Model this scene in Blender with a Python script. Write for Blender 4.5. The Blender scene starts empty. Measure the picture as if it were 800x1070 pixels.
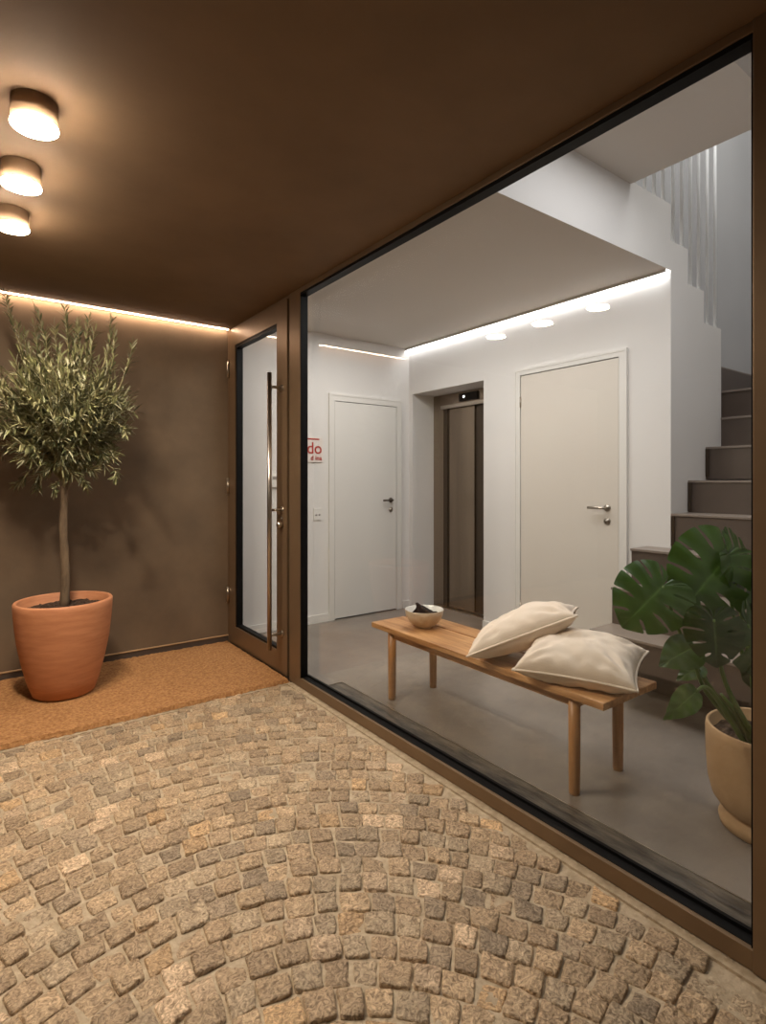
import bpy, bmesh, math, random
from mathutils import Vector, Matrix, noise
random.seed(7)
S = 1.35                       # eye height in metres: all lengths below are in eye heights, heights H counted from eye level
C = bpy.context.scene.collection
sc = bpy.context.scene

# ------------------------------------------------------------------ camera, world, lights, exposure
cam_d = bpy.data.cameras.new('camera'); cam = bpy.data.objects.new('camera', cam_d); C.objects.link(cam)
cam.location = (0, 0, S); cam.rotation_euler = (math.pi/2, 0, -math.radians(36.386))
cam_d.sensor_fit = 'HORIZONTAL'; cam_d.sensor_width = 36; cam_d.lens = 582/800*36
cam_d.shift_y = -0.04; cam_d.clip_start = 0.02
sc.camera = cam

w = bpy.data.worlds.new('world'); sc.world = w; w.use_nodes = True
w.node_tree.nodes['Background'].inputs[0].default_value = (1.0, 0.86, 0.7, 1)
w.node_tree.nodes['Background'].inputs[1].default_value = 0.10

def area(name, v, u, H, sx, sy, power, col, rot=(0, 0, 0)):
    l = bpy.data.lights.new(name, 'AREA'); l.shape = 'RECTANGLE'; l.size = sx*S; l.size_y = sy*S
    l.energy = power; l.color = col
    o = bpy.data.objects.new(name, l); C.objects.link(o)
    o.location = (v*S, u*S, (H+1)*S); o.rotation_euler = rot
    return o
area('stairwell_light', 3.0, .93, 3.0, 1.1, 1.1, 54, (1.0, .985, .97), (0, -.25, 0))
area('lobby_fill', 1.95, 2.3, 1.04, .7, 1.6, 37, (1.0, .97, .94))  # added unseen fill that brightens the lobby walls
area('landing_fill', 1.95, .85, 1.35, .8, .5, 14, (.97, .97, 1.0))  # added unseen fill under the slab, lifts the stepped wall band
area('passage_fill', -1.0, .5, .90, .5, 1.4, 2, (1.0, .85, .70))  # added unseen fill, soft ambient for the passage
EXT_LAMP = 560.0
EXT_STRIP = 40.0
INT_STRIP = 12.5
sc.view_settings.view_transform = 'Standard'; sc.view_settings.look = 'None'
sc.view_settings.exposure = 0.0; sc.view_settings.gamma = 1.0
sc.view_settings.use_curve_mapping = False

# ------------------------------------------------------------------ materials
def srgb(r, g, b):
    f = lambda c: (c/255/12.92) if c/255 <= .04045 else ((c/255+.055)/1.055)**2.4
    return (f(r), f(g), f(b), 1)

def mat(name, col, rough=.6, metal=0, col2=None, scale=6, detail=6, bump=0, bscale=None, stretch=None, attr=None, coat=0, spec=None, dist=.01, warp=0):
    m = bpy.data.materials.new(name); m.use_nodes = True
    nt = m.node_tree; n = nt.nodes; L = nt.links; b = n['Principled BSDF']
    b.inputs['Base Color'].default_value = col; b.inputs['Roughness'].default_value = rough
    b.inputs['Metallic'].default_value = metal
    if spec is not None: b.inputs['Specular IOR Level'].default_value = spec
    if coat: b.inputs['Coat Weight'].default_value = coat; b.inputs['Coat Roughness'].default_value = .15
    tc = n.new('ShaderNodeTexCoord'); mp = n.new('ShaderNodeMapping'); L.new(tc.outputs['Object'], mp.inputs[0])
    if stretch: mp.inputs['Scale'].default_value = stretch
    out = None
    if col2:
        t = n.new('ShaderNodeTexNoise'); t.inputs['Scale'].default_value = scale; t.inputs['Detail'].default_value = detail
        t.inputs['Roughness'].default_value = .6; t.inputs['Distortion'].default_value = warp; L.new(mp.outputs[0], t.inputs[0])
        r = n.new('ShaderNodeValToRGB'); r.color_ramp.elements[0].position = .35; r.color_ramp.elements[1].position = .65
        r.color_ramp.elements[0].color = col; r.color_ramp.elements[1].color = col2
        L.new(t.outputs[0], r.inputs[0]); out = r.outputs[0]
    if attr:
        a = n.new('ShaderNodeAttribute'); a.attribute_name = attr
        if out is None: out = a.outputs['Color']
        else:
            mx = n.new('ShaderNodeMix'); mx.data_type = 'RGBA'; mx.blend_type = 'MULTIPLY'; mx.inputs[0].default_value = 1
            L.new(a.outputs['Color'], mx.inputs[6]); L.new(out, mx.inputs[7]); out = mx.outputs[2]
    if out is not None: L.new(out, b.inputs['Base Color'])
    if bump:
        t2 = n.new('ShaderNodeTexNoise'); t2.inputs['Scale'].default_value = bscale or scale*3; t2.inputs['Detail'].default_value = 5
        L.new(mp.outputs[0], t2.inputs[0])
        bp = n.new('ShaderNodeBump'); bp.inputs['Strength'].default_value = bump; bp.inputs['Distance'].default_value = dist
        L.new(t2.outputs[0], bp.inputs['Height']); L.new(bp.outputs[0], b.inputs['Normal'])
    return m

def emit(name, col, strength):
    m = bpy.data.materials.new(name); m.use_nodes = True; nt = m.node_tree
    b = nt.nodes['Principled BSDF']; b.inputs['Base Color'].default_value = (0.8, .8, .8, 1)
    b.inputs['Emission Color'].default_value = (*col, 1); b.inputs['Emission Strength'].default_value = strength
    return m

def glass_mat():
    m = bpy.data.materials.new('clear_glass'); m.use_nodes = True; nt = m.node_tree; n = nt.nodes; L = nt.links
    n.remove(n['Principled BSDF'])
    tr = n.new('ShaderNodeBsdfTransparent'); tr.inputs[0].default_value = (.97, .98, .975, 1)
    gl = n.new('ShaderNodeBsdfGlossy'); gl.inputs['Roughness'].default_value = 0.0
    fr = n.new('ShaderNodeFresnel'); ge = n.new('ShaderNodeNewGeometry'); ma = n.new('ShaderNodeMath'); ma.operation = 'MULTIPLY_ADD'   # a pane: same reflection entering and leaving
    ma.inputs[1].default_value = 1/1.45-1.45; ma.inputs[2].default_value = 1.45; L.new(ge.outputs['Backfacing'], ma.inputs[0]); L.new(ma.outputs[0], fr.inputs[0])
    mx = n.new('ShaderNodeMixShader'); L.new(fr.outputs[0], mx.inputs[0]); L.new(tr.outputs[0], mx.inputs[1]); L.new(gl.outputs[0], mx.inputs[2])
    L.new(mx.outputs[0], n['Material Output'].inputs[0])
    return m

M = dict(
    brown_wall=mat('brown_plaster', srgb(104, 87, 68), .8, col2=srgb(118, 98, 76), scale=2.2, bump=.15, bscale=14),
    brown_ceiling=mat('brown_ceiling_plaster', srgb(114, 90, 65), .8, col2=srgb(125, 99, 72), scale=1.6, bump=.12, bscale=12),
    housing=mat('lamp_housing_paint', srgb(150, 122, 94), .6),
    bronze=mat('bronze_metal', srgb(122, 100, 76), .40, .5, col2=srgb(130, 107, 82), scale=3),
    black=mat('black_gasket', srgb(12, 11, 11), .5, spec=.15),
    steel=mat('brushed_steel', srgb(178, 168, 155), .28, 1),
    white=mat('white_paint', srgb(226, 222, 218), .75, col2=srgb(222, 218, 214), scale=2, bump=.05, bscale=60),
    stairwell=mat('stairwell_shaded_white', srgb(190, 189, 189), .75, col2=srgb(185, 184, 184), scale=2, bump=.05, bscale=60),  # white wall greyed in colour to stand in for shade behind the balusters
    baluster=mat('baluster_paint', srgb(244, 244, 243), .4),
    white_ceiling=mat('white_ceiling_paint', srgb(212, 205, 197), .85),
    door=mat('door_paint', srgb(218, 210, 199), .45, col2=srgb(216, 207, 196), scale=1.5),
    white_door=mat('white_door_paint', srgb(226, 222, 216), .5),
    concrete=mat('floor_concrete', srgb(122, 112, 102), .26, col2=srgb(144, 133, 122), scale=1.3, bump=.04, bscale=20),
    threshold=mat('threshold_stone_reflection', srgb(52, 46, 40), .35, col2=srgb(104, 94, 82), scale=9, bump=.5, bscale=12, stretch=(3, .7, 1)),  # mottling painted to imitate cobbles reflected in the glass
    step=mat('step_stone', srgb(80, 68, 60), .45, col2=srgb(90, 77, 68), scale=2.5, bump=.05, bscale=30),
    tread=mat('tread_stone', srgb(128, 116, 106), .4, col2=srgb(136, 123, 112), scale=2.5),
    elevator=mat('elevator_steel', srgb(158, 143, 126), .27, .9, col2=srgb(138, 124, 110), scale=4, stretch=(1, 1, .05)),
    elevator_dark=mat('elevator_dark_steel', srgb(84, 74, 64), .35, .85),
    mortar=mat('mortar_sand', srgb(190, 172, 146), .95, col2=srgb(166, 148, 122), scale=30, bump=.6, bscale=90),
    stone=mat('cobble_stone', srgb(152, 142, 130), .6, col2=srgb(255, 252, 246), scale=42, detail=10, bump=1.0, bscale=60, attr='tint', dist=.012, warp=2.5),
    coir=mat('coir', srgb(150, 102, 58), .95, col2=srgb(194, 144, 92), scale=60, bump=1, bscale=160),
    terracotta=mat('terracotta', srgb(180, 118, 80), .62, col2=srgb(198, 136, 96), scale=5, stretch=(1, 1, 6), bump=.08, bscale=20),
    clay=mat('pale_clay', srgb(170, 136, 98), .75, col2=srgb(182, 148, 110), scale=8, bump=.15, bscale=40),
    soil=mat('soil', srgb(44, 30, 20), .95, col2=srgb(70, 50, 34), scale=30, bump=1, bscale=40),
    bark=mat('bark', srgb(122, 102, 78), .85, col2=srgb(84, 68, 50), scale=20, stretch=(1, 1, .25), bump=.8, bscale=30),
    olive=mat('olive_leaf', srgb(220, 220, 220), .5, attr='tint', col2=srgb(255, 255, 255), scale=4),
    twig=mat('olive_twig', srgb(140, 130, 92), .7),
    monstera=mat('monstera_leaf', srgb(225, 225, 225), .30, attr='tint', col2=srgb(255, 255, 255), scale=14),
    petiole=mat('petiole', srgb(82, 108, 44), .4),
    wood=mat('oak', srgb(200, 152, 102), .42, col2=srgb(150, 102, 60), scale=7, detail=10, stretch=(5, .5, 5), bump=.06, bscale=20),
    wood_leg=mat('oak_upright', srgb(190, 138, 86), .42, col2=srgb(158, 106, 60), scale=5, detail=10, stretch=(5, 5, .5)),
    linen=mat('linen', srgb(230, 214, 197), .92, col2=srgb(222, 204, 185), scale=6, bump=.35, bscale=260, dist=.003),
    bowl_out=mat('bowl_glaze', srgb(200, 184, 160), .35, col2=srgb(186, 166, 140), scale=24),
    bowl_in=mat('bowl_white', srgb(225, 222, 214), .25),
    red=mat('red_print', srgb(176, 52, 40), .6),
    paper=mat('sign_white', srgb(226, 216, 208), .6),
    grey=mat('sign_grey', srgb(150, 142, 136), .5),
    glass=glass_mat(),
)

# ------------------------------------------------------------------ mesh building
class MB:
    """collects shapes given in (v, u, H) eye-height units and links them as one mesh object"""
    def __init__(s): s.v = []; s.f = []; s.mi = []; s.cols = None; s.smooth = []
    def add(s, vs, fs, mi=0, smooth=False):
        k = len(s.v); s.v += [Vector(p) for p in vs]
        for f in fs: s.f.append([k+i for i in f]); s.mi.append(mi); s.smooth.append(smooth)
        return k
    def box(s, v0, v1, u0, u1, h0, h1, mi=0):
        p = [(a, b, c) for c in (h0, h1) for b in (u0, u1) for a in (v0, v1)]
        s.add(p, [(0, 2, 3, 1), (4, 5, 7, 6), (0, 1, 5, 4), (2, 6, 7, 3), (0, 4, 6, 2), (1, 3, 7, 5)], mi)
    def lathe(s, c, prof, n=48, mi=0, smooth=True, close=False):
        k = len(prof); vs = []
        for (r, h) in prof:
            for i in range(n):
                a = 2*math.pi*i/n; vs.append((c[0]+r*math.cos(a), c[1]+r*math.sin(a), c[2]+h))
        fs = []
        for j in range(k-1):
            for i in range(n):
                i2 = (i+1) % n; fs.append((j*n+i, j*n+i2, (j+1)*n+i2, (j+1)*n+i))
        if close == 'both' or close == 'bottom': fs.append(tuple(reversed(range(n))))
        if close == 'both' or close == 'top': fs.append(tuple((k-1)*n+i for i in range(n)))
        s.add(vs, fs, mi, smooth)
    def tube(s, pts, rad, n=8, mi=0, cap=True):
        pts = [Vector(p) for p in pts]
        if not isinstance(rad, (list, tuple)): rad = [rad]*len(pts)
        vs = []; ref = None
        for i, p in enumerate(pts):
            t = (pts[min(i+1, len(pts)-1)]-pts[max(i-1, 0)]).normalized()
            if ref is None: ref = Vector((0, 0, 1)) if abs(t.z) < .9 else Vector((1, 0, 0))
            a = t.cross(ref).normalized(); b = t.cross(a).normalized(); ref = -t.cross(a).cross(t).cross(t) if False else ref
            for j in range(n):
                q = 2*math.pi*j/n; vs.append(p+rad[i]*(math.cos(q)*a+math.sin(q)*b))
        fs = []
        for i in range(len(pts)-1):
            for j in range(n):
                j2 = (j+1) % n; fs.append((i*n+j, i*n+j2, (i+1)*n+j2, (i+1)*n+j))
        if cap: fs.append(tuple(reversed(range(n)))); fs.append(tuple((len(pts)-1)*n+j for j in range(n)))
        s.add(vs, fs, mi, True)
    def build(s, name, mats, parent=None, bevel=0, subsurf=0, merge=False, solid=0):
        if not isinstance(mats, (list, tuple)): mats = [mats]
        me = bpy.data.meshes.new(name); o = bpy.data.objects.new(name, me); C.objects.link(o)
        off = parent_world(parent) if parent else Vector((0, 0, 0))
        me.from_pydata([Vector((p.x*S, p.y*S, (p.z+1)*S))-off for p in s.v], [], s.f)
        for m_ in mats: me.materials.append(m_)
        me.polygons.foreach_set('material_index', s.mi)
        me.polygons.foreach_set('use_smooth', s.smooth)
        if s.cols:
            at = me.color_attributes.new('tint', 'FLOAT_COLOR', 'POINT')
            for i, c in enumerate(s.cols): at.data[i].color = c
        bm = bmesh.new(); bm.from_mesh(me)
        if merge: bmesh.ops.remove_doubles(bm, verts=bm.verts, dist=1e-4)
        if not solid and not s.cols: bmesh.ops.recalc_face_normals(bm, faces=bm.faces)
        bm.to_mesh(me); bm.free()
        if parent: o.parent = parent
        if bevel:
            b = o.modifiers.new('bevel', 'BEVEL'); b.width = bevel*S; b.segments = 2; b.limit_method = 'ANGLE'
        if subsurf:
            q = o.modifiers.new('subsurf', 'SUBSURF'); q.levels = q.render_levels = subsurf
        if solid:
            q = o.modifiers.new('solid', 'SOLIDIFY'); q.thickness = solid*S; q.offset = 0
        return o

def parent_world(p):
    v = Vector((0, 0, 0))
    while p: v += p.location; p = p.parent
    return v

def thing(name, label, cat, loc, group=None, kind=None):
    o = bpy.data.objects.new(name, None); C.objects.link(o); o.empty_display_size = .1
    o.location = (loc[0]*S, loc[1]*S, (loc[2]+1)*S)
    return tag(o, label, cat, group, kind)
def tag(o, label, cat, group=None, kind=None):
    o['label'] = label; o['category'] = cat
    if group: o['group'] = group
    if kind: o['kind'] = kind
    return o
def boxobj(name, m, b, label=None, cat=None, kind=None, parent=None, bevel=0):
    q = MB()
    for x in (b if isinstance(b[0], (list, tuple)) else [b]): q.box(*x)
    o = q.build(name, m, parent, bevel=bevel)
    if label: tag(o, label, cat, None, kind)
    return o
ST = 'structure'
U = 3.36; UI = 3.45; VF = 1.28; VG = 1.325; VB = 2.80     # brown wall, inner wall, facade face, glass, back wall
# ------------------------------------------------------------------ passage shell
boxobj('wall_passage_end', M['brown_wall'], (-2.7, VF+.06, U, U+.12, -1.1, 1.15), 'matt brown plaster wall behind the potted olive tree', 'wall', ST)
boxobj('wall_passage_side', M['brown_wall'], (-2.8, -2.6, -2.5, U, -1.1, 1.15), 'brown plaster wall facing the glass front across the passage', 'wall', ST)
boxobj('ceiling_passage', M['brown_ceiling'], (-2.7, VF+.06, -2.5, U, .94, 1.1), 'dark brown plaster ceiling over the cobbled passage', 'ceiling', ST)
boxobj('wall_facade', M['brown_wall'], [(VF, VF+.10, -2.5, .36, -1.1, 1.1), (VF, VF+.06, .36, U+.12, 1.09, 3.1)], 'brown wall continuing the glass front beyond its last post', 'wall', ST)
boxobj('baseboard_passage', M['elevator_dark'], [(-2.6, VF, U-.008, U, -1.0, -.955)], 'low dark skirting along the brown wall behind the olive pot', 'baseboard', ST)
bpy.data.objects['baseboard_passage'].data.materials[0] = M['step']
boxobj('trim_passage', M['clay'], [(-2.6, VF, U-.014, U, -.955, -.950)], 'thin pale metal edge strip along top of the brown wall skirting', 'trim', ST)
# cove strip above the brown wall
cv = thing('cove_light', 'thin warm light strip where brown wall meets passage ceiling', 'light strip', (-.7, U-.02, .935))
boxobj('light_channel', M['steel'], [(-2.6, VF-.01, U-.031, U-.0285, .9285, .9320), (-2.6, VF-.01, U-.031, U, .9385, .9405)], parent=cv)
boxobj('light_diffuser', emit('warm_strip', (1, .74, .54), EXT_STRIP), (0, VF-.01, U-.028, U-.012, .9345, .9385), parent=cv)

# ceiling lamps: surface drums with glowing discs
warm = emit('warm_lamp', (1, .86, .70), EXT_LAMP)
def ceiling_lamp(v, u, label):
    t = thing('ceiling_lamp', label, 'ceiling lamp', (v, u, .94), 'round ceiling lamps over the passage')
    a = MB(); a.lathe((v, u, 0), [(.0, .94), (.0505, .94), (.0516, .8808), (.046, .882), (0, .882)], 48)
    a.build('lamp_housing', M['housing'], t)
    b = MB(); b.lathe((v, u, 0), [(.0001, .877), (.051, .877), (.0518, .8782), (.0520, .8800), (.0001, .8815)], 48, close='both')
    b.build('lamp_diffuser', warm, t)
    return t
l0 = ceiling_lamp(.124, 1.624, 'round glowing ceiling lamp farthest from the brown wall')
def dup(root, dv, du, label):
    r = root.copy(); C.objects.link(r); r.location = root.location+Vector((dv*S, du*S, 0)); r['label'] = label
    for ch in list(root.children):
        c = ch.copy(); C.objects.link(c); c.parent = r
    return r
dup(l0, -.007, .348, 'round glowing ceiling lamp between the two others in the passage')
dup(l0, -.014, .696, 'round glowing ceiling lamp closest to the brown wall and olive tree')

# ------------------------------------------------------------------ cobbles
def cobbles():
    q = MB(); cols = []
    row = .0635; ln = .062; CV, CU = .33, .42
    def tint():
        r = random.random(); g = random.uniform(.72, 1.08)
        if r < .05: c = (.42, .325, .215)
        elif r < .11: c = (.47, .40, .32)
        elif r < .40: c = (.32, .265, .20)
        elif r < .52: c = (.27, .235, .19)
        elif r < .80: c = (.36, .30, .225)
        else: c = (.34, .30, .24)
        return (c[0]*g*1.84, c[1]*g*1.64, c[2]*g*1.41, 1)
    for k in range(1, 44):
        for _ in (0,):
            r0 = k*row; n = max(5, round(2*math.pi*(r0+row/2)/ln)); ph = random.random()
            edges = [(i+ph+random.uniform(-.13, .13))*2*math.pi/n for i in range(n)]; edges.append(edges[0]+2*math.pi)
            for i in range(n):
                a0, a1 = edges[i], edges[i+1]
                def pt(a, j):
                    jj = .0035; r_ = r0+j*row; wob = 1+.018*math.sin(3*a+1)+.012*math.sin(5*a)
                    return [CV+r_*math.sin(a)*wob+random.uniform(-jj, jj), CU+r_*math.cos(a)*wob+random.uniform(-jj, jj)]
                c = [pt(a0, 0), pt(a1, 0), pt(a1, 1), pt(a0, 1)]
                cx = sum(p[0] for p in c)/4; cy = sum(p[1] for p in c)/4
                if not (-1.6 < cx < VF-.045) or not (-.55 < cy < 2.535): continue
                if cy > 2.49: c = [[p[0], min(p[1], 2.515)] for p in c]
                c = [[min(p[0], VF-.026), p[1]] for p in c]
                G = (-1, -.972, -.84, -.42, 0, .42, .84, .972, 1); N = 9; tc = tint(); hgt = random.uniform(-.004, .004); tx = random.uniform(-.03, .03); ty = random.uniform(-.03, .03)
                seed = Vector((random.random()*50, random.random()*50, 0))
                gap = random.uniform(.0008, .0024); hw = .032
                vs = []
                for a in range(N):
                    for b in range(N):
                        s_, t_ = G[a], G[b]
                        # rounded-square mapping
                        rr = (abs(s_)**9+abs(t_)**9)**(1/9) if (s_ or t_) else 0
                        m_ = max(abs(s_), abs(t_)); k_ = (m_/rr if rr else 1)
                        ss, tt = s_*k_, t_*k_
                        edge = (m_ == 1)
                        x = (ss+1)/2; y = (tt+1)/2
                        px = c[0][0]*(1-x)*(1-y)+c[1][0]*x*(1-y)+c[2][0]*x*y+c[3][0]*(1-x)*y
                        py = c[0][1]*(1-x)*(1-y)+c[1][1]*x*(1-y)+c[2][1]*x*y+c[3][1]*(1-x)*y
                        dx, dy = px-cx, py-cy; dl = math.hypot(dx, dy) or 1
                        sh = gap*m_
                        px -= dx/dl*sh*1.3; py -= dy/dl*sh*1.3
                        nz = noise.noise(Vector((px*22, py*22, 0))+seed)
                        if m_ > .6: px += dx/dl*nz*.004; py += dy/dl*nz*.004
                        h = -1.004+hgt+tx*dx+ty*dy + nz*.005 + noise.noise(Vector((px*60, py*60, 3))+seed)*.0024
                        if m_ > .99: h -= .016
                        elif m_ > .9: h -= .0018
                        vs.append((px, py, min(h, -.994)))
                fs = [(a*N+b, (a+1)*N+b, (a+1)*N+b+1, a*N+b+1) for a in range(N-1) for b in range(N-1)]
                q.add(vs, fs, 0, True)
                for a in range(N*N):
                    g = 1+random.uniform(-.05, .05); cols.append((tc[0]*g, tc[1]*g, tc[2]*g, 1))
    q.cols = cols
    return q.build('floor_cobbles', M['stone'])
cob = cobbles(); tag(cob, 'pale beige cobblestones laid in curved fan rows across the passage', 'cobbled floor', None, ST)
boxobj('floor_bedding', M['mortar'], [(-2.6, VF, -2.5, U, -1.05, -1.0095), (VF-.024, VF+.01, -2.5, 2.51, -1.02, -1.003)], 'sandy mortar joints and edge strip around the cobblestones', 'floor', ST)
boxobj('floor_mat_well', M['mortar'], [(-2.6, VF, 2.5, U, -1.02, -1.004)], 'flat strip of floor under the coir entrance mat', 'floor', ST)
# coir mat
q = MB(); n1, n2 = 260, 84
vs = []; fs = []
for i in range(n1+1):
    for j in range(n2+1):
        v = -1.6+(VF-.004+1.6)*i/n1; u = 2.512+(U-.012-2.512)*j/n2
        e = min(i, n1-i, j*1.0, n2-j)
        vs.append((v+random.uniform(-.002, .002), u+random.uniform(-.0025, .0025), -.984+random.uniform(-.0022, .0022)-(0.018 if e == 0 else 0)))
for i in range(n1):
    for j in range(n2): a = i*(n2+1)+j; fs.append((a, a+n2+1, a+n2+2, a+1))
q.add(vs, fs, 0, False)
m = q.build('doormat', M['coir']); tag(m, 'large orange brown coir entrance mat under the olive pot before the glass door', 'doormat')

# ------------------------------------------------------------------ glass front: window_1 and door_1
w1 = thing('window_1', 'large fixed glass front in a bronze frame showing the lobby', 'window', (VF, 1.44, -1), None, ST)
uL, uR = 2.418, .466
boxobj('window_frame', M['bronze'], [(VF, VG-.004, uL, uL+.112, -1.0, .94), (VG-.004, VG+.012, uL+.03, uL+.112, -1.0, .94), (VF-.004, VG+.05, uR-.11, uR, -1.0, .94),
        (VF, VG-.004, uR, uL, -1.0, -.957), (VG-.004, VG+.03, uR, uL+.03, -1.0, -.972), (VF, VG-.002, uR, uL, .918, .94), (VG-.002, VG+.03, uR, uL+.03, .935, .95)], parent=w1, bevel=.002)
boxobj('gasket', M['black'], [(VF+.012, VG-.004, uR, uL, -.957, -.9555), (VF+.004, VG-.002, uR, uL, .906, .918), (VF+.004, VG-.003, uL-.003, uL, -.957, .906),
        (VF+.006, VG+.03, uR, uR+.006, -.957, .906), (VG-.004, VG+.006, uR, uL+.03, -.972, -.948)], parent=w1)
boxobj('glass_pane', M['glass'], (VG+.008, VG+.014, uR+.002, uL+.029, -.955, .934), parent=w1)

d1 = thing('door_1', 'glazed bronze entrance door with tall vertical pull bar beside the brown wall', 'door', (VF, 2.95, -1), None, ST)
boxobj('door_frame', M['bronze'], [(VF-.002, VG+.03, 3.335, U, -1.0, .94), (VF+.004, VG+.03, 2.53, 3.335, .925, .94), (VF+.03, VG+.03, 2.53, 2.545, -1, .925)], parent=d1, bevel=.0015)
lf = boxobj('door_leaf', M['bronze'], [(VF-.003, VF+.045, 3.238, 3.331, -.985, .921), (VF-.003, VF+.045, 2.549, 2.667, -.985, .921),
        (VF-.003, VF+.045, 2.667, 3.238, .824, .921), (VF-.003, VF+.045, 2.667, 3.238, -.985, -.879)], parent=d1)
boxobj('gasket', M['black'], [(VF+.002, VF+.04, 3.222, 3.238, -.879, .824), (VF+.002, VF+.04, 2.667, 2.672, -.879, .824),
        (VF+.002, VF+.04, 2.672, 3.222, .806, .824), (VF+.006, VF+.04, 2.672, 3.222, -.879, -.868)], parent=lf)
boxobj('glass_pane', M['glass'], (VF+.02, VF+.025, 2.669, 3.236, -.877, .822), parent=lf)
boxobj('door_sill', M['elevator_dark'], (VF, VG+.03, 2.53, 3.335, -1.01, -.99), parent=d1)
# pull bar
q = MB(); vb, ub = 1.205, 2.60
q.tube([(vb, ub, -.849), (vb, ub, .549)], .0115, 20)
ph = q.build('pull_handle', M['steel'], d1)
for hh in (.478, -.777):
    q = MB(); q.tube([(vb, ub, hh), (VF-.004, ub, hh)], .008, 14); q.tube([(VF-.010, ub, hh), (VF-.003, ub, hh)], .017, 20); q.build('handle_bracket', M['steel'], ph)
q = MB(); q.tube([(VF-.003, 2.60, -.146), (VF-.04, 2.60, -.146), (VF-.045, 2.605, -.146), (VF-.045, 2.66, -.146)], .007, 12); q.tube([(VF-.008, 2.6, -.146), (VF-.003, 2.6, -.146)], .018, 20)
q.build('door_handle', M['steel'], d1)
q = MB(); q.tube([(VF-.03, 2.60, -.222), (VF-.003, 2.60, -.222)], [.016, .013], 20); q.tube([(VF-.009, 2.6, -.19), (VF-.003, 2.6, -.19)], .010, 20)
q.build('lock', M['steel'], d1)
for hh in (.69, -.03, -.70):
    q = MB(); q.tube([(VF-.010, 3.335, hh-.05), (VF-.010, 3.335, hh+.05)], .0085, 12); q.build('hinge', M['steel'], d1)

# ------------------------------------------------------------------ lobby shell
boxobj('floor_lobby', M['concrete'], (VF+.05, 4.7, .3, 3.6, -1.06, -1.0), 'smooth grey brown polished floor inside the lobby', 'floor', ST)
boxobj('floor_threshold', M['threshold'], (VG+.03, 1.478, .47, 2.35, -1.01, -.9985), 'dark stone strip inside the glass front, mottled to imitate reflected cobbles', 'floor strip', ST)
boxobj('trim_threshold', M['steel'], [(1.478, 1.481, .47, 2.35, -1.01, -.9965), (VG+.03, 1.481, 2.35, 2.354, -1.01, -.9965)], 'thin metal edging between lobby floor and dark stone strip', 'trim', ST)
# inner left wall
boxobj('wall_left', M['white'], [(VF+.06, 3.4, UI, UI+.12, -1.05, 1.3)], 'white lobby wall holding the red lettered sign', 'wall', ST)
# back wall with niche for the elevator (u 2.646..3.40) and stair opening right of 1.387
boxobj('wall_back', M['white'], [(VB, VB+.14, 1.535, 2.646, -1.05, 1.3), (VB, VB+.14, 3.405, UI+.05, -1.05, 1.3), (VB, VB+.14, 2.646, 3.405, .688, 1.3),
        (VB+.14, 3.12, 2.636, 2.646, -1.05, .70), (VB+.14, 3.12, 3.405, 3.415, -1.05, .70), (VB+.14, 3.12, 2.646, 3.405, .69, .70)], 'white lobby back wall around the elevator niche and beige door', 'wall', ST)
boxobj('wall_niche', M['white'], (3.06, 3.12, 2.64, 3.41, -1.05, .72), 'wall closing the niche behind the elevator front', 'wall', ST)
boxobj('ceiling_lobby', M['white_ceiling'], (VF+.06, VB, 1.535, UI, 1.052, 1.16), 'low pale ceiling over the lobby doors', 'ceiling', ST)
# stepped string wall
q = MB()
prof = [(VF+.06, 1.052), (VB, 1.052), (VB, -1.02), (3.363, -1.02), (3.363, .85), (3.157, .85), (3.157, 1.02), (2.978, 1.02), (2.978, 1.20), (VB+.001, 1.20), (VB+.001, 1.38), (VF+.06, 1.38)]
k = len(prof)
q.add([(a, 1.384, b) for a, b in prof]+[(a, 1.535, b) for a, b in prof], [tuple(range(k)), tuple(reversed(range(k, 2*k)))]+[(i, k+i, k+(i+1) % k, (i+1) % k) for i in range(k)])
q.mi[2] = 1
o = q.build('wall_stair', [M['white'], M['white_ceiling']]); tag(o, 'white stepped wall carrying the upper stair flight and its balusters', 'wall', None, ST)
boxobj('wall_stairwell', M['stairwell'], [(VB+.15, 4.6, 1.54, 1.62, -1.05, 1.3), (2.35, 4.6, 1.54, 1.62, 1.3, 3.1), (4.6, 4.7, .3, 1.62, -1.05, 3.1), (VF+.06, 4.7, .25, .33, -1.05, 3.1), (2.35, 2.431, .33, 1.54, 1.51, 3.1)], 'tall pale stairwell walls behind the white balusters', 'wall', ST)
boxobj('ceiling_stairwell', M['white_ceiling'], [(2.3, 4.7, .25, 1.62, 3.1, 3.2)], 'high ceiling above the stairwell', 'ceiling', ST)
boxobj('ceiling_landing', M['white_ceiling'], [(VF+.06, 2.431, .78, 1.384, 1.365, 1.5), (VF+.06, 2.431, .25, .78, 1.46, 1.52)], 'grey white underside of the upper landing over the lobby', 'ceiling', ST)
boxobj('baseboard_left', M['white_door'], [(VG+.06, 2.056, UI-.012, UI, -1.0, -.945), (2.73, VB, UI-.012, UI, -1.0, -.945)], 'low white baseboard along the wall with the red lettered sign', 'baseboard', ST)
boxobj('baseboard_back', M['white_door'], [(VB-.012, VB, 2.35, 2.646, -1.0, -.945), (VB-.012, VB, 1.50, 1.622, -1.0, -.945)], 'low white baseboard between elevator niche and beige door', 'baseboard', ST)
cv = thing('cove_light', 'bright white light strip along the top of the lobby back wall', 'light strip', (VB-.02, 2.4, 1.04))
boxobj('light_channel', M['white'], [(VB-.040, VB-.036, 1.39, UI, 1.036, 1.0525)], parent=cv)
boxobj('light_diffuser', emit('cool_strip', (.97, .98, 1), INT_STRIP), (VB-.034, VB-.008, 1.392, UI-.005, 1.044, 1.049), parent=cv)

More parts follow.
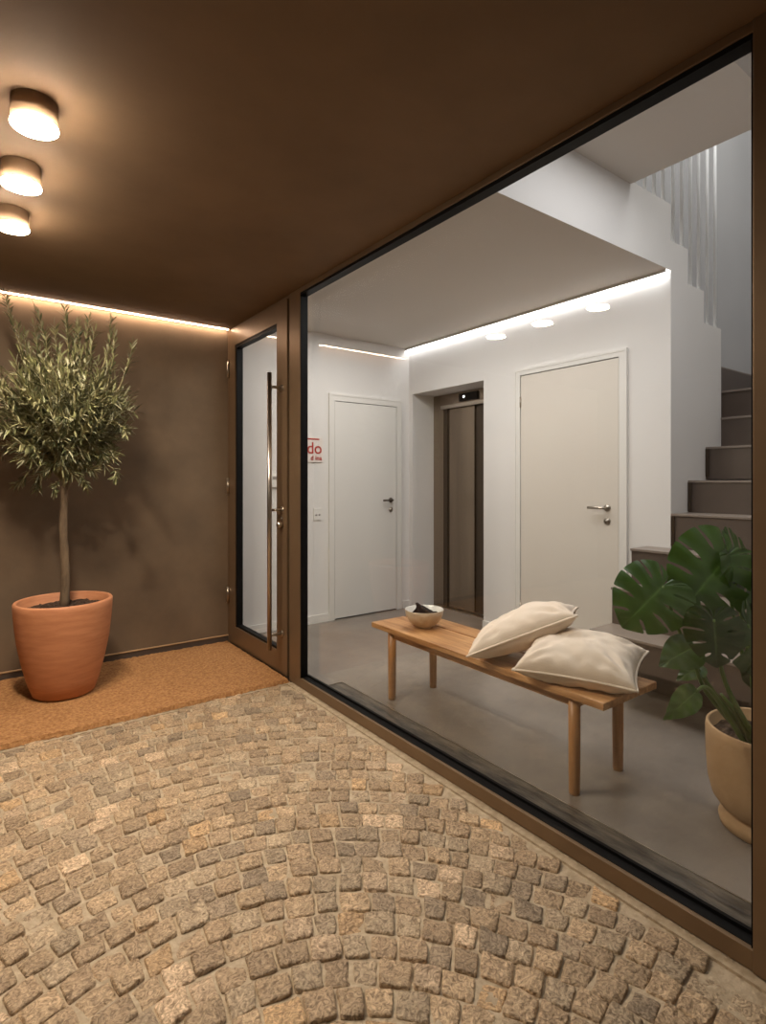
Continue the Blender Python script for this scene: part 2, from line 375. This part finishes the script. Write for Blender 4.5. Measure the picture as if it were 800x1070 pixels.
# lobby door (white) on left wall
def wall_door(name, label, on_left, a0, a1, top, margin_top, mleaf, handle_a, hinges, hand):
    """a runs along the wall: v on the left wall, u on the back wall"""
    c = (UI, (a0+a1)/2) if on_left else (VB, (a0+a1)/2)
    t = thing(name, label, 'door', ((c[1], UI, -1) if on_left else (VB, c[1], -1)), None, ST)
    def bx(d0, d1, x0, x1, h0, h1):      # d: distance out of the wall into the room
        return (x0, x1, UI-d1, UI-d0, h0, h1) if on_left else (VB-d1, VB-d0, x0, x1, h0, h1)
    fw = .045
    fr = [bx(-.01, .014, a0-fw, a0-.004, -1.0, margin_top), bx(-.01, .014, a1+.004, a1+fw, -1.0, margin_top), bx(-.01, .014, a0-.004, a1+.004, top+.005, margin_top),
          bx(.0, .017, a0-fw-.004, a0-fw+.008, -1.0, margin_top-.008), bx(.0, .017, a1+fw-.008, a1+fw+.004, -1.0, margin_top-.008), bx(.0, .017, a0-fw-.004, a1+fw+.004, margin_top-.008, margin_top+.006)]
    boxobj('door_frame', M['white_door'], fr, parent=t)
    boxobj('shadow_gap', M['black'], [bx(-.005, .001, a0-.004, a1+.004, -1.0, top+.005)], parent=t)
    lf = boxobj('door_leaf', mleaf, [bx(.001, .010, a0, a1, -.992, top)], parent=t, bevel=.001)
    def pt(d, a, h): return (a, UI-d, h) if on_left else (VB-d, a, h)
    q = MB(); hh = -.145
    q.tube([pt(.010, handle_a, hh), pt(.016, handle_a, hh)], .019, 24)
    q.tube([pt(.012, handle_a, hh), pt(.045, handle_a, hh), pt(.050, handle_a+.006*hand, hh), pt(.050, handle_a+.095*hand, hh)], .0075, 12)
    q.build('door_handle', M['elevator_dark'] if on_left else M['steel'], t)
    q = MB(); q.tube([pt(.010, handle_a, hh-.072), pt(.016, handle_a, hh-.072)], .019, 24); q.tube([pt(.014, handle_a, hh-.072), pt(.022, handle_a, hh-.072)], .009, 12)
    q.build('lock', M['steel'], t)
    for hz in hinges:
        q = MB(); ha = a1+.002 if hand > 0 else a0-.002
        q.tube([pt(.012, ha, hz-.035), pt(.012, ha, hz+.035)], .0055, 10); q.build('hinge', M['steel'], t)
    return t
wall_door('door_2', 'plain white door with dark handle in the wall with the sign', True, 2.104, 2.663, .578, .628, M['white_door'], 2.607, (), -1)
wall_door('door_3', 'plain beige white door with steel lever in the back wall', False, 1.657, 2.318, .664, .702, M['door'], 1.722, (.50, -.80), 1)

# elevator
el = thing('elevator', 'brushed steel elevator front set in a recess in the back wall', 'elevator', (3.02, 3.0, -1))
VE = 3.02
boxobj('elevator_frame', M['elevator'], [(VE, VE+.03, 3.285, 3.404, -1.0, .687), (VE, VE+.03, 2.648, 2.71, -1, .687), (VE, VE+.03, 2.71, 3.285, .60, .687)], parent=el)
boxobj('lintel', M['steel'], [(VE-.02, VE+.0, 2.66, 3.30, .572, .600)], parent=el, bevel=.002)
boxobj('frame_return', M['elevator_dark'], [(VE+.005, VE+.05, 3.250, 3.285, -1, .60), (VE+.005, VE+.05, 2.71, 2.735, -1, .60)], parent=el)
boxobj('door_panel', M['elevator'], [(VE+.018, VE+.035, 2.965, 3.250, -.99, .60)], parent=el, bevel=.001)
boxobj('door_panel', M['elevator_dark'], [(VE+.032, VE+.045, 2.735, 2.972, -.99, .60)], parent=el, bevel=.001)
boxobj('door_sill', M['steel'], [(VE-.03, VE+.03, 2.70, 3.30, -1.0, -.993)], parent=el)
dp = boxobj('floor_display', M['black'], [(VE-.014, VE, 2.905, 3.10, .612, .672)], parent=el, bevel=.002)
q = MB(); q.tube([(VE-.0165, 3.045, .645), (VE-.014, 3.045, .645)], .009, 16); q.build('indicator_light', emit('indicator', (1, 1, 1), 4), dp)

# staircase
stc = thing('staircase', 'dark brown stone staircase rising behind the monstera plant', 'staircase', (2.6, .95, -1))
hs = [-.68, -.507, -.333, -.16, .005, .185, .355, .53]
vs_ = [2.296, 2.47, 2.642, 2.805, 2.98, 3.178, 3.363, 3.545, 4.6]
boxobj('stair_base', M['step'], [(2.606, 2.9, .34, 1.495, -1.0, -.815)], parent=stc)
for i, h in enumerate(hs):
    ul = 1.50 if i < 3 else (1.383 if i < 6 else 1.538)
    lo = h-.173 if i else -.815
    vend = vs_[i+1] if i+1 < len(hs) else 4.6
    back = min(vs_[i+1]+.17, 4.6) if i+1 < len(hs) else 4.6
    if i == 2: back = VB-.001
    if i == 0: back = 2.65
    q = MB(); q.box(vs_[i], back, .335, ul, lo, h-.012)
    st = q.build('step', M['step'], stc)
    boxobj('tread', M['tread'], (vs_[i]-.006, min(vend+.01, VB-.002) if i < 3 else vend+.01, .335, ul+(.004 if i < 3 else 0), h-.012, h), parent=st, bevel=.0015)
boxobj('stair_skirting', M['step'], [(3.6, 4.6, 1.528, 1.539, .53, .70)], parent=stc)
boxobj('stair_skirting', M['tread'], [(3.6, 4.6, 1.527, 1.5395, .70, .708)], parent=stc)
for i in range(3, 6):   # slim upstand beside every riser
    boxobj('stair_skirting', M['elevator_dark'], [(vs_[i]-.008, vs_[i]-.004, 1.366, 1.383, hs[i]-.16, hs[i]-.012)], parent=stc)
# railing
rl = thing('stair_railing', 'row of slim white vertical balusters above the stepped white wall', 'railing', (2.95, 1.41, 0.85))
bal = [(2.49, 1.38), (2.575, 1.38), (2.66, 1.38), (2.745, 1.38), (2.845, 1.20), (2.935, 1.20), (3.03, 1.02), (3.12, 1.02), (3.22, .85), (3.315, .85)]
for (v, h) in bal:
    q = MB(); q.lathe((v, 1.396, 0), [(.0085, h), (.0085, 2.55)], 14, close='both')
    q.build('baluster', M['baluster'], rl)
boxobj('handrail', M['white'], [(2.44, 3.34, 1.382, 1.408, 2.55, 2.58)], parent=rl)

# sign, switch, panel
sg = thing('wall_sign', 'small square white wall sign with red letters on the lobby wall', 'sign', (1.93, UI, .22))
boxobj('sign_panel', M['paper'], [(1.80, 2.004, UI-.010, UI, .135, .310)], parent=sg, bevel=.001)
boxobj('sign_stripe', M['red'], [(1.80, 1.975, UI-.0112, UI-.010, .292, .302)], parent=sg)
def text(name, s, size, v, h, m, parent, u=UI-.0125):
    c = bpy.data.curves.new(name, 'FONT'); c.body = s; c.size = size*S; c.extrude = .0008; c.align_x = 'RIGHT'; c.offset = .0010
    t_ = bpy.data.objects.new('temp', c); C.objects.link(t_)
    me = bpy.data.meshes.new_from_object(t_); bpy.data.objects.remove(t_); me.materials.clear(); me.materials.append(m)
    o = bpy.data.objects.new(name, me); C.objects.link(o)
    o.rotation_euler = (math.pi/2, 0, 0); o.location = Vector((v*S, u*S, (h+1)*S))-parent_world(parent); o.parent = parent
text('lettering', 'do', .115, 1.996, .196, M['red'], sg)
text('small_lettering', 'd ina', .046, 1.994, .150, M['red'], sg)
sw = thing('light_switch', 'small white double socket plate low on the lobby wall beneath the sign', 'wall socket', (1.965, UI, -.23))
boxobj('plate', M['white_door'], [(1.932, 1.998, UI-.008, UI, -.275, -.19)], parent=sw, bevel=.002)
for a in (1.952, 1.978):
    q = MB(); q.tube([(a, UI-.0095, -.237), (a, UI-.0075, -.237)], .007, 12); q.build('socket_hole', M['grey'], sw)
ic = thing('intercom', 'small white wall unit seen through the entrance door glass', 'intercom', (1.635, UI, 0))
boxobj('unit_case', M['white_door'], [(1.60, 1.67, UI-.02, UI, -.04, .045)], parent=ic, bevel=.003)
boxobj('unit_grille', M['grey'], [(1.612, 1.658, UI-.0215, UI-.02, .012, .032)], parent=ic)

# ------------------------------------------------------------------ bench
bn = thing('wooden_bench', 'long oiled oak bench standing behind the glass front', 'bench', (1.675, 1.55, -1))
bt = -.665; th = .024
boxobj('seat_plank', M['wood'], [(1.52, 1.716, .95, 2.155, bt-th, bt)], parent=bn, bevel=.003)
# rear plank with a cracked joint
boxobj('seat_plank', M['wood'], [(1.724, 1.83, .95, 2.155, bt-th, bt)], parent=bn, bevel=.003)
for b_ in ((1.548, 1.562, 1.09, 2.02), (1.795, 1.809, 1.09, 2.02), (1.565, 1.792, 1.062, 1.086), (1.565, 1.792, 2.024, 2.048)):
    boxobj('rail', M['wood'], (*b_, bt-th-.032, bt-th), parent=bn, bevel=.001)
for (v, u) in ((1.552, 1.073), (1.803, 1.073), (1.552, 2.036), (1.803, 2.036)):
    q = MB(); q.lathe((v, u, 0), [(.0162, -1.0), (.0172, -.99), (.0185, -.85), (.0188, bt-th)], 20, close='both'); q.build('leg', M['wood_leg'], bn)

# bowl
bc = (1.662, 1.938, bt)
bw = thing('ceramic_bowl', 'round cream ceramic bowl holding a black wedge at the bench end', 'bowl', bc)
q = MB()
q.lathe(bc, [(.0005, .001), (.034, .0), (.036, .003), (.052, .012), (.072, .032), (.084, .056), (.089, .080), (.0875, .082)], 64)
q.build('outer_bowl', M['bowl_out'], bw)
q = MB(); q.lathe(bc, [(.0875, .082), (.0855, .080), (.080, .056), (.068, .034), (.048, .016), (.02, .009), (.0005, .008)], 64); q.build('inner_bowl', M['bowl_in'], bw)
def black_wedge():  # black folded wedge set inside the bowl
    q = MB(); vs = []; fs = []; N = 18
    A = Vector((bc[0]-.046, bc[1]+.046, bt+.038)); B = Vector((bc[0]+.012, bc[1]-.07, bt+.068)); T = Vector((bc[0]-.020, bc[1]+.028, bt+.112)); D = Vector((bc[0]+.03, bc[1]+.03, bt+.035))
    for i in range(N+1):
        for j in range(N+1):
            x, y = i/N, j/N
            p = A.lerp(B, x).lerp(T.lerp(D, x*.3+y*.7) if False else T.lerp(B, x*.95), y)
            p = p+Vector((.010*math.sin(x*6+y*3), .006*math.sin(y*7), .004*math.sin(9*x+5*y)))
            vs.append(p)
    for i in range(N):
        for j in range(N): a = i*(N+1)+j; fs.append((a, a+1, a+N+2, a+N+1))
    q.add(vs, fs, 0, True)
    return q.build('folded_wedge', M['black'], solid=.012)
nk = black_wedge(); tag(nk, 'small folded black wedge lying inside the cream bowl', 'wedge')

# ------------------------------------------------------------------ cushions
def cushion(label, c, ax, nrm, hx, hy, thick, seed, sag=0):
    c = Vector(c); ax = Vector(ax).normalized(); nrm = Vector(nrm).normalized(); ay = nrm.cross(ax).normalized(); nrm = ax.cross(ay).normalized()
    t = thing('cushion', label, 'cushion', c, 'linen cushions lying on the bench')
    q = MB(); N = 56
    def edge(x, y):
        px = hx*x*(1-.075*(1-y*y)**1.0); py = hy*y*(1-.075*(1-x*x)**1.0)
        k_ = 1+.03*(x*x*y*y)**2; return px*k_, py*k_
    def pos(x, y, side):
        px, py = edge(x, y)
        f = (max(0, 1-abs(x)**2.4)*max(0, 1-abs(y)**2.4))**.45
        n_ = noise.noise(Vector((x*1.6+seed, y*1.6, side*3.0)))*.22 + noise.noise(Vector((x*4+seed, y*4, side*2.0)))*.07
        cr = 0
        for (cx, cy) in ((1, 1), (1, -1), (-1, 1), (-1, -1)):     # radiating creases at the corners
            d = math.hypot(x-cx, y-cy); a = math.atan2(y-cy, x-cx)
            cr += math.sin(a*13+seed*3)*.085*math.exp(-((d-.42)/.28)**2)
        ed = min(1-abs(x), 1-abs(y))
        cr += .07*math.sin((x*17 if abs(y) > abs(x) else y*17)+seed*5)*math.exp(-((ed-.12)/.09)**2)
        z = side*thick*f*(1+n_+cr)
        if side < 0: z *= .72
        return c+ax*px+ay*py+nrm*(z+sag*(x*x*.3))
    for side in (1, -1):
        vs = [pos(-1+2*i/N, -1+2*j/N, side) for i in range(N+1) for j in range(N+1)]
        fs = [(i*(N+1)+j, (i+1)*(N+1)+j, (i+1)*(N+1)+j+1, i*(N+1)+j+1) for i in range(N) for j in range(N)]
        q.add(vs, fs, 0, True)
    body = q.build('cover', M['linen'], t, merge=True)
    q = MB(); pts = []
    for k in range(4):
        for i in range(24):
            s_ = -1+2*i/24
            x, y = [(s_, -1), (1, s_), (-s_, 1), (-1, -s_)][k]
            px, py = edge(x, y); pts.append(c+ax*px+ay*py+nrm*sag*(x*x*.3))
    pts.append(pts[0]); q.tube(pts, .0042, 8); q.build('piping', M['linen'], body)
    return t
# flat one
cushion('beige linen cushion lying flat near the end of the bench', (1.658, 1.118, -.606), (.39, -.92, .0), (-.12, -.04, 1), .185, .150, .088, 2.0)
cushion('beige linen cushion leaning tilted on the other cushion', (1.666, 1.365, -.560), (.50, -.66, .38), (-.16, .42, .87), .200, .150, .082, 5.0)

# ------------------------------------------------------------------ olive tree
oc = (.345, 2.975, -.9805)
ot = thing('potted_olive_tree', 'olive tree in a round terracotta pot on the coir mat', 'potted tree', oc)
q = MB()
q.lathe(oc, [(.0005, .0), (.118, .0), (.128, .006), (.150, .07), (.172, .16), (.189, .25), (.199, .34), (.203, .40), (.204, .425), (.200, .431), (.190, .431), (.186, .425), (.184, .38), (.17, .36)], 72)
q.build('pot', M['terracotta'], ot)
q = MB(); N = 26; vs = []; fs = []
for r in range(N+1):
    for a in range(60):
        R_ = .184*r/N; th_ = 2*math.pi*a/60
        x, y = R_*math.cos(th_), R_*math.sin(th_)
        vs.append((oc[0]+x, oc[1]+y, oc[2]+.388+.012*noise.noise(Vector((x*40, y*40, 1)))+.01*noise.noise(Vector((x*90, y*90, 4)))+.016*(1-r/N)))
for r in range(N):
    for a in range(60): fs.append((r*60+a, (r+1)*60+a, (r+1)*60+(a+1) % 60, r*60+(a+1) % 60))
q.add(vs, fs); q.build('soil', M['soil'], ot)
q = MB()
tp = []
for i in range(14):
    t_ = i/13; tp.append(Vector((oc[0]+.0045*math.sin(t_*7), oc[1]+.003*math.sin(t_*5+1), oc[2]+.38+t_*.62)))
q.tube(tp, [.0205-.005*i/13+random.uniform(-.0012, .0012) for i in range(14)], 12)
q.build('trunk', M['bark'], ot)
top = tp[-1]
leafq = MB(); leafcols = []
twq = MB()
def leaf(q, cols, p, d, nrm, L, Wd, col):
    d = d.normalized(); s_ = d.cross(nrm).normalized(); n_ = s_.cross(d).normalized()
    pr = [(0, .15), (.25, .8), (.5, 1), (.78, .65), (1, .05)]
    vs = []
    for (t, w_) in pr:
        c = p+d*L*t+n_*(-.10*L*t*t)
        vs += [c-s_*Wd*w_+n_*Wd*.35*w_, c, c+s_*Wd*w_+n_*Wd*.35*w_]
    fs = []
    for i in range(4): fs += [(i*3, i*3+1, i*3+4, i*3+3), (i*3+1, i*3+2, i*3+5, i*3+4)]
    q.add(vs, fs, 0, True); cols += [col]*15
def rv(a=1): return Vector((random.uniform(-a, a), random.uniform(-a, a), random.uniform(-a, a)))
cc = Vector((oc[0], oc[1], .315))
def shoot(p0, p1, nl, r0=.0035, up=.25, leafL=.055):
    p0, p1 = Vector(p0), Vector(p1); mid = p0.lerp(p1, .5)+rv(.03)-Vector((0, 0, (p1-p0).length*up*.35))
    pts = []
    for i in range(9):
        t = i/8; pts.append(p0*(1-t)**2+mid*2*t*(1-t)+p1*t*t)
    twq.tube(pts, [r0*(1-.75*i/8) for i in range(9)], 5, cap=False)
    for i in range(nl):
        t = .28+.72*i/nl+random.uniform(-.01, .01); k = min(int(t*8), 7); f = t*8-k
        p = pts[k].lerp(pts[k+1], min(f, 1)); ax = (pts[k+1]-pts[k]).normalized()
        sd = ax.cross(rv() if i % 2 else Vector((math.cos(i*1.6), math.sin(i*1.6), .1))).normalized()
        for sg_ in (1, -1):
            d = ax*random.uniform(.55, 1.0)+sd*sg_*random.uniform(.6, .9)+rv(.15)
            r = random.random()
            if r < .35: c = (.20, .20, .085)
            elif r < .6: c = (.30, .28, .14)
            elif r < .82: c = (.09, .10, .04)
            else: c = (.34, .33, .20)
            g = random.uniform(.8, 1.15); c = (c[0]*g, c[1]*g, c[2]*g, 1)
            leaf(leafq, leafcols, p, d, (Vector((0, 0, 1))+rv(.6)), leafL*random.uniform(.65, 1.1), random.uniform(.0030, .0044), c)
    d = (pts[-1]-pts[-2]); leaf(leafq, leafcols, pts[-1], d, Vector((0, 0, 1))+rv(.5), leafL*.8, .0036, (.2, .2, .08, 1))
# main limbs
limbs = []
for i in range(11):
    a = i*2.4; r = random.uniform(.08, .17); e = cc+Vector((math.cos(a)*r, math.sin(a)*r*.9, random.uniform(-.22, .12)))
    st_ = top+Vector((0, 0, -.02*(i % 4)))
    pts = [st_.lerp(e, t/5)+Vector((0, 0, -.02*math.sin(t/5*3.1)))+rv(.006) for t in range(6)]
    twq.tube(pts, [.0095-.005*t/5 for t in range(6)], 6, cap=False); limbs.append(pts)
for i in range(340):
    ph_ = random.uniform(0, 2*math.pi); ct = random.uniform(-.98, 1.0)
    stt = math.sqrt(max(0, 1-ct*ct)); rr = random.uniform(.72, 1.05)
    rv_ = .27 if ct > 0 else .37
    tip = cc+Vector((math.cos(ph_)*stt*.305, min(math.sin(ph_)*stt*.30, .30), ct*rv_))*rr
    if ct < -.3: tip.z += .02
    lm = random.choice(limbs); p0 = lm[random.randint(2, 5)].lerp(tip, random.uniform(0.05, .45))
    p0 = p0.lerp(cc, .15)
    tip = tip+Vector((0, 0, .03))
    shoot(p0, tip, random.randint(9, 15), .003, up=.4, leafL=.058)
top_shoots = [(-.275, .545), (-.105, .475), (.03, .485), (.155, .425), (.225, .44), (.33, .335), (-.2, .38), (-.02, .40), (.10, .40), (-.32, .30), (-.16, .42), (.19, .37), (.27, .36), (-.24, .41), (.06, .43), (-.06, .37),
     (.30, .05), (-.3, .0), (.28, -.30), (-.24, -.33), (.0, -.36), (.12, -.34), (-.12, -.35), (.2, -.2), (.33, -.1), (-.33, -.18)]
for (dx, dz) in top_shoots:
    # dx across the camera's view, in its own direction
    rx = Vector((.805, -.593, 0)); e = Vector((oc[0], oc[1], 0))+rx*dx*.93+Vector((.59, .8, 0))*random.uniform(-.08, .03); e.z = cc.z+dz
    b = Vector((oc[0], oc[1], 0))+rx*dx*.72; b.z = cc.z+dz-(.25 if dz > .2 else -.06)
    shoot(b, e, 17, .0032, up=.1, leafL=.05)
leafq.cols = leafcols
leafq.build('foliage', M['olive'], ot)
twq.build('branches', M['twig'], ot)

# ------------------------------------------------------------------ monstera
pc = (1.837, .633, -1.0)
mp = thing('potted_monstera', 'large monstera plant in a pale clay pot beside the stairs', 'potted plant', pc)
q = MB()
q.lathe(pc, [(.0005, .0), (.105, .0), (.118, .004), (.122, .020), (.118, .034), (.104, .038), (.103, .046), (.118, .056), (.138, .085), (.149, .13), (.154, .20), (.155, .27), (.153, .288), (.149, .292), (.143, .288), (.142, .25), (.13, .245)], 64)
q.build('pot', M['clay'], mp)
q = MB(); vs = []; fs = []
for r in range(16):
    for a in range(48):
        R_ = .1425*r/15; t_ = 2*math.pi*a/48; x, y = R_*math.cos(t_), R_*math.sin(t_)
        vs.append((pc[0]+x, pc[1]+y, -.745+.014*noise.noise(Vector((x*40, y*40, 1)))+.008*noise.noise(Vector((x*100, y*100, 1)))))
for r in range(15):
    for a in range(48): fs.append((r*48+a, (r+1)*48+a, (r+1)*48+(a+1) % 48, r*48+(a+1) % 48))
q.add(vs, fs); q.build('soil', M['soil'], mp)

def cr(pts, t):
    n = len(pts)-1; x = t*n; i = min(int(x), n-1); f = x-i
    g = lambda k: Vector(pts[max(0, min(n, k))])
    p0, p1, p2, p3 = g(i-1), g(i), g(i+1), g(i+2)
    return .5*((2*p1)+(p2-p0)*f+(2*p0-5*p1+4*p2-p3)*f*f+(3*p1-p0-3*p2+p3)*f**3)
OUT_M = [(.03, -.20), (.24, -.30), (.48, -.20), (.60, .06), (.60, .34), (.48, .62), (.26, .86), (0.0, 1.0)]
OUT_H = [(.02, -.12), (.16, -.20), (.36, -.14), (.47, .10), (.44, .38), (.30, .66), (.12, .90), (0.0, 1.04)]
OUT_N = [(.02, -.04), (.10, -.06), (.20, .02), (.26, .20), (.25, .42), (.18, .66), (.08, .88), (0.0, 1.04)]
def mleaf(base, tip, nrm, width=1.0, split=True, shape=OUT_M, origin=None, bend=.16, fold=.10, tone=1.0, via=None, label=None, holes=True):
    base, tip = Vector(base), Vector(tip); ydir = tip-base; L = ydir.length; ydir.normalize()
    xdir = ydir.cross(Vector(nrm)).normalized(); n_ = xdir.cross(ydir).normalized()
    q = MB(); cols = []; NL = 6; nr = 16; nt = 7
    for sd in (1, -1):
        ph = random.uniform(-.1, .1)
        for lb in range(NL):
            vs = []; depth = random.uniform(.36, .46) if split and 0 < lb else 9
            for a in range(nt+1):
                for b in range(nr+1):
                    r = b/nr; f = a/nt
                    gp = 0
                    lo = .0 if (lb == 0 or not split) else 1; hi = .0 if (lb == NL-1 or not split) else 1
                    g = min(1, max(0, (r-.34)/.12))**.7*.10*(1-.62*max(0, r-.5)/.5)
                    if split and r > .965: g += (r-.965)*1.3         # rounded lobe ends
                    ff = g*lo+(1-g*lo-g*hi)*f
                    t = (lb+ff)/NL
                    mrow = max(0.0, (t-.22)/.78)*.86
                    m_ = Vector((0, mrow, 0)); o2 = cr([(x, y, 0) for x, y in shape], t)
                    mid = m_.lerp(o2, .5)+Vector((0, -.05, 0))
                    p = m_*(1-r)**2+mid*2*r*(1-r)+o2*r*r
                    x, y = p.x*width*sd, p.y
                    z = -bend*(y*y)*.8 - .30*x*x + fold*abs(x) + .012*math.sin(t*NL*2*math.pi)*r + .010*math.sin(7*y+sd+ph*9)*r
                    vs.append(base+xdir*x*L+ydir*y*L+n_*z*L)
                    vein = math.exp(-(r/.035)**2)*.8+math.exp(-((f-.5)/.05)**2)*.35
                    c = Vector((.036, .080, .009))*tone*(1+.25*noise.noise(Vector((x*6, y*6, sd))))+Vector((.10, .16, .05))*vein*.6
                    cols.append((c.x, c.y, c.z, 1))
            fs = [(a*(nr+1)+b, a*(nr+1)+b+1, (a+1)*(nr+1)+b+1, (a+1)*(nr+1)+b) if sd > 0 else (a*(nr+1)+b, (a+1)*(nr+1)+b, (a+1)*(nr+1)+b+1, a*(nr+1)+b+1) for a in range(nt) for b in range(nr)]
            q.add(vs, fs, 0, True)
    q.cols = cols
    lf = q.build('leaf', M['monstera'], mp)
    if label: lf['label'] = label
    # petiole
    og = Vector(origin) if origin else Vector((pc[0]-.03, pc[1]+.02, -.74))
    ctrl = [og, Vector(via) if via else og.lerp(base, .5)+Vector((0, 0, .05)), base]
    pts = [cr([tuple(x) for x in ctrl], i/12) for i in range(13)]
    q = MB(); q.tube(pts, [.0085-.0045*i/12 for i in range(13)], 8); q.build('petiole', M['petiole'], lf)
    return lf
vw = Vector((-.593, -.805, 0))     # roughly back towards the viewer
o1 = (1.80, .66, -.745); o2_ = (1.78, .63, -.745); o3 = (1.83, .61, -.745)
mleaf((1.612, .82, -.303), (1.474, .862, -.408), (-.50, -.62, .60), 1.0, origin=o1, via=(1.66, .755, -.52), tone=1.2, bend=.1)
mleaf((1.829, .739, -.228), (1.672, .794, -.385), (-.55, -.70, .45), .95, origin=o3, via=(1.845, .71, -.48), tone=1.35, bend=.1)
mleaf((1.62, .685, -.375), (1.592, .660, -.495), (-.62, -.72, .30), 1.05, origin=o2_, via=(1.68, .68, -.56), tone=.7, bend=.15)
mleaf((1.60, .735, -.462), (1.500, .765, -.492), (-.5, -.55, .65), 1.0, split=False, shape=OUT_H, origin=o1, via=(1.68, .73, -.60), tone=1.0)
mleaf((1.686, .745, -.531), (1.61, .776, -.557), (-.5, -.4, .8), 1.3, split=False, shape=OUT_N, origin=o1, via=(1.73, .72, -.65), tone=1.1)
mleaf((1.568, .708, -.567), (1.466, .733, -.622), (-.55, -.7, .35), 1.15, split=False, shape=OUT_N, origin=(1.76, .66, -.745), via=(1.66, .71, -.585), tone=1.9)
mleaf((1.86, .735, -.222), (1.99, .690, -.34), (-.3, -.75, .55), 1.0, origin=o3, via=(1.88, .70, -.5), tone=1.2)
mleaf((1.72, .640, -.395), (1.80, .575, -.52), (-.5, -.75, .45), 1.1, origin=o2_, via=(1.76, .64, -.6), tone=.9)
mleaf((1.84, .62, -.30), (1.93, .55, -.44), (-.4, -.8, .5), 1.1, origin=o3, via=(1.85, .61, -.5), tone=1.1)
mleaf((1.83, .66, -.52), (1.90, .62, -.62), (-.6, -.7, .3), 1.1, split=False, shape=OUT_H, origin=o3, via=(1.83, .64, -.62), tone=.9)
mleaf((1.80, .59, -.47), (1.77, .54, -.60), (-.6, -.7, .3), 1.1, origin=o3, via=(1.82, .60, -.6), tone=.8)
for (a, b) in (((1.77, .645, -.75), (1.70, .70, -.60)), ((1.80, .62, -.75), (1.79, .66, -.52)), ((1.82, .65, -.75), (1.87, .66, -.50))):
    q = MB(); a = Vector(a); b = Vector(b); q.tube([a, a.lerp(b, .5)+Vector((0, 0, .02)), b], [.011, .009, .004], 8); q.build('young_stem', M['petiole'], mp)
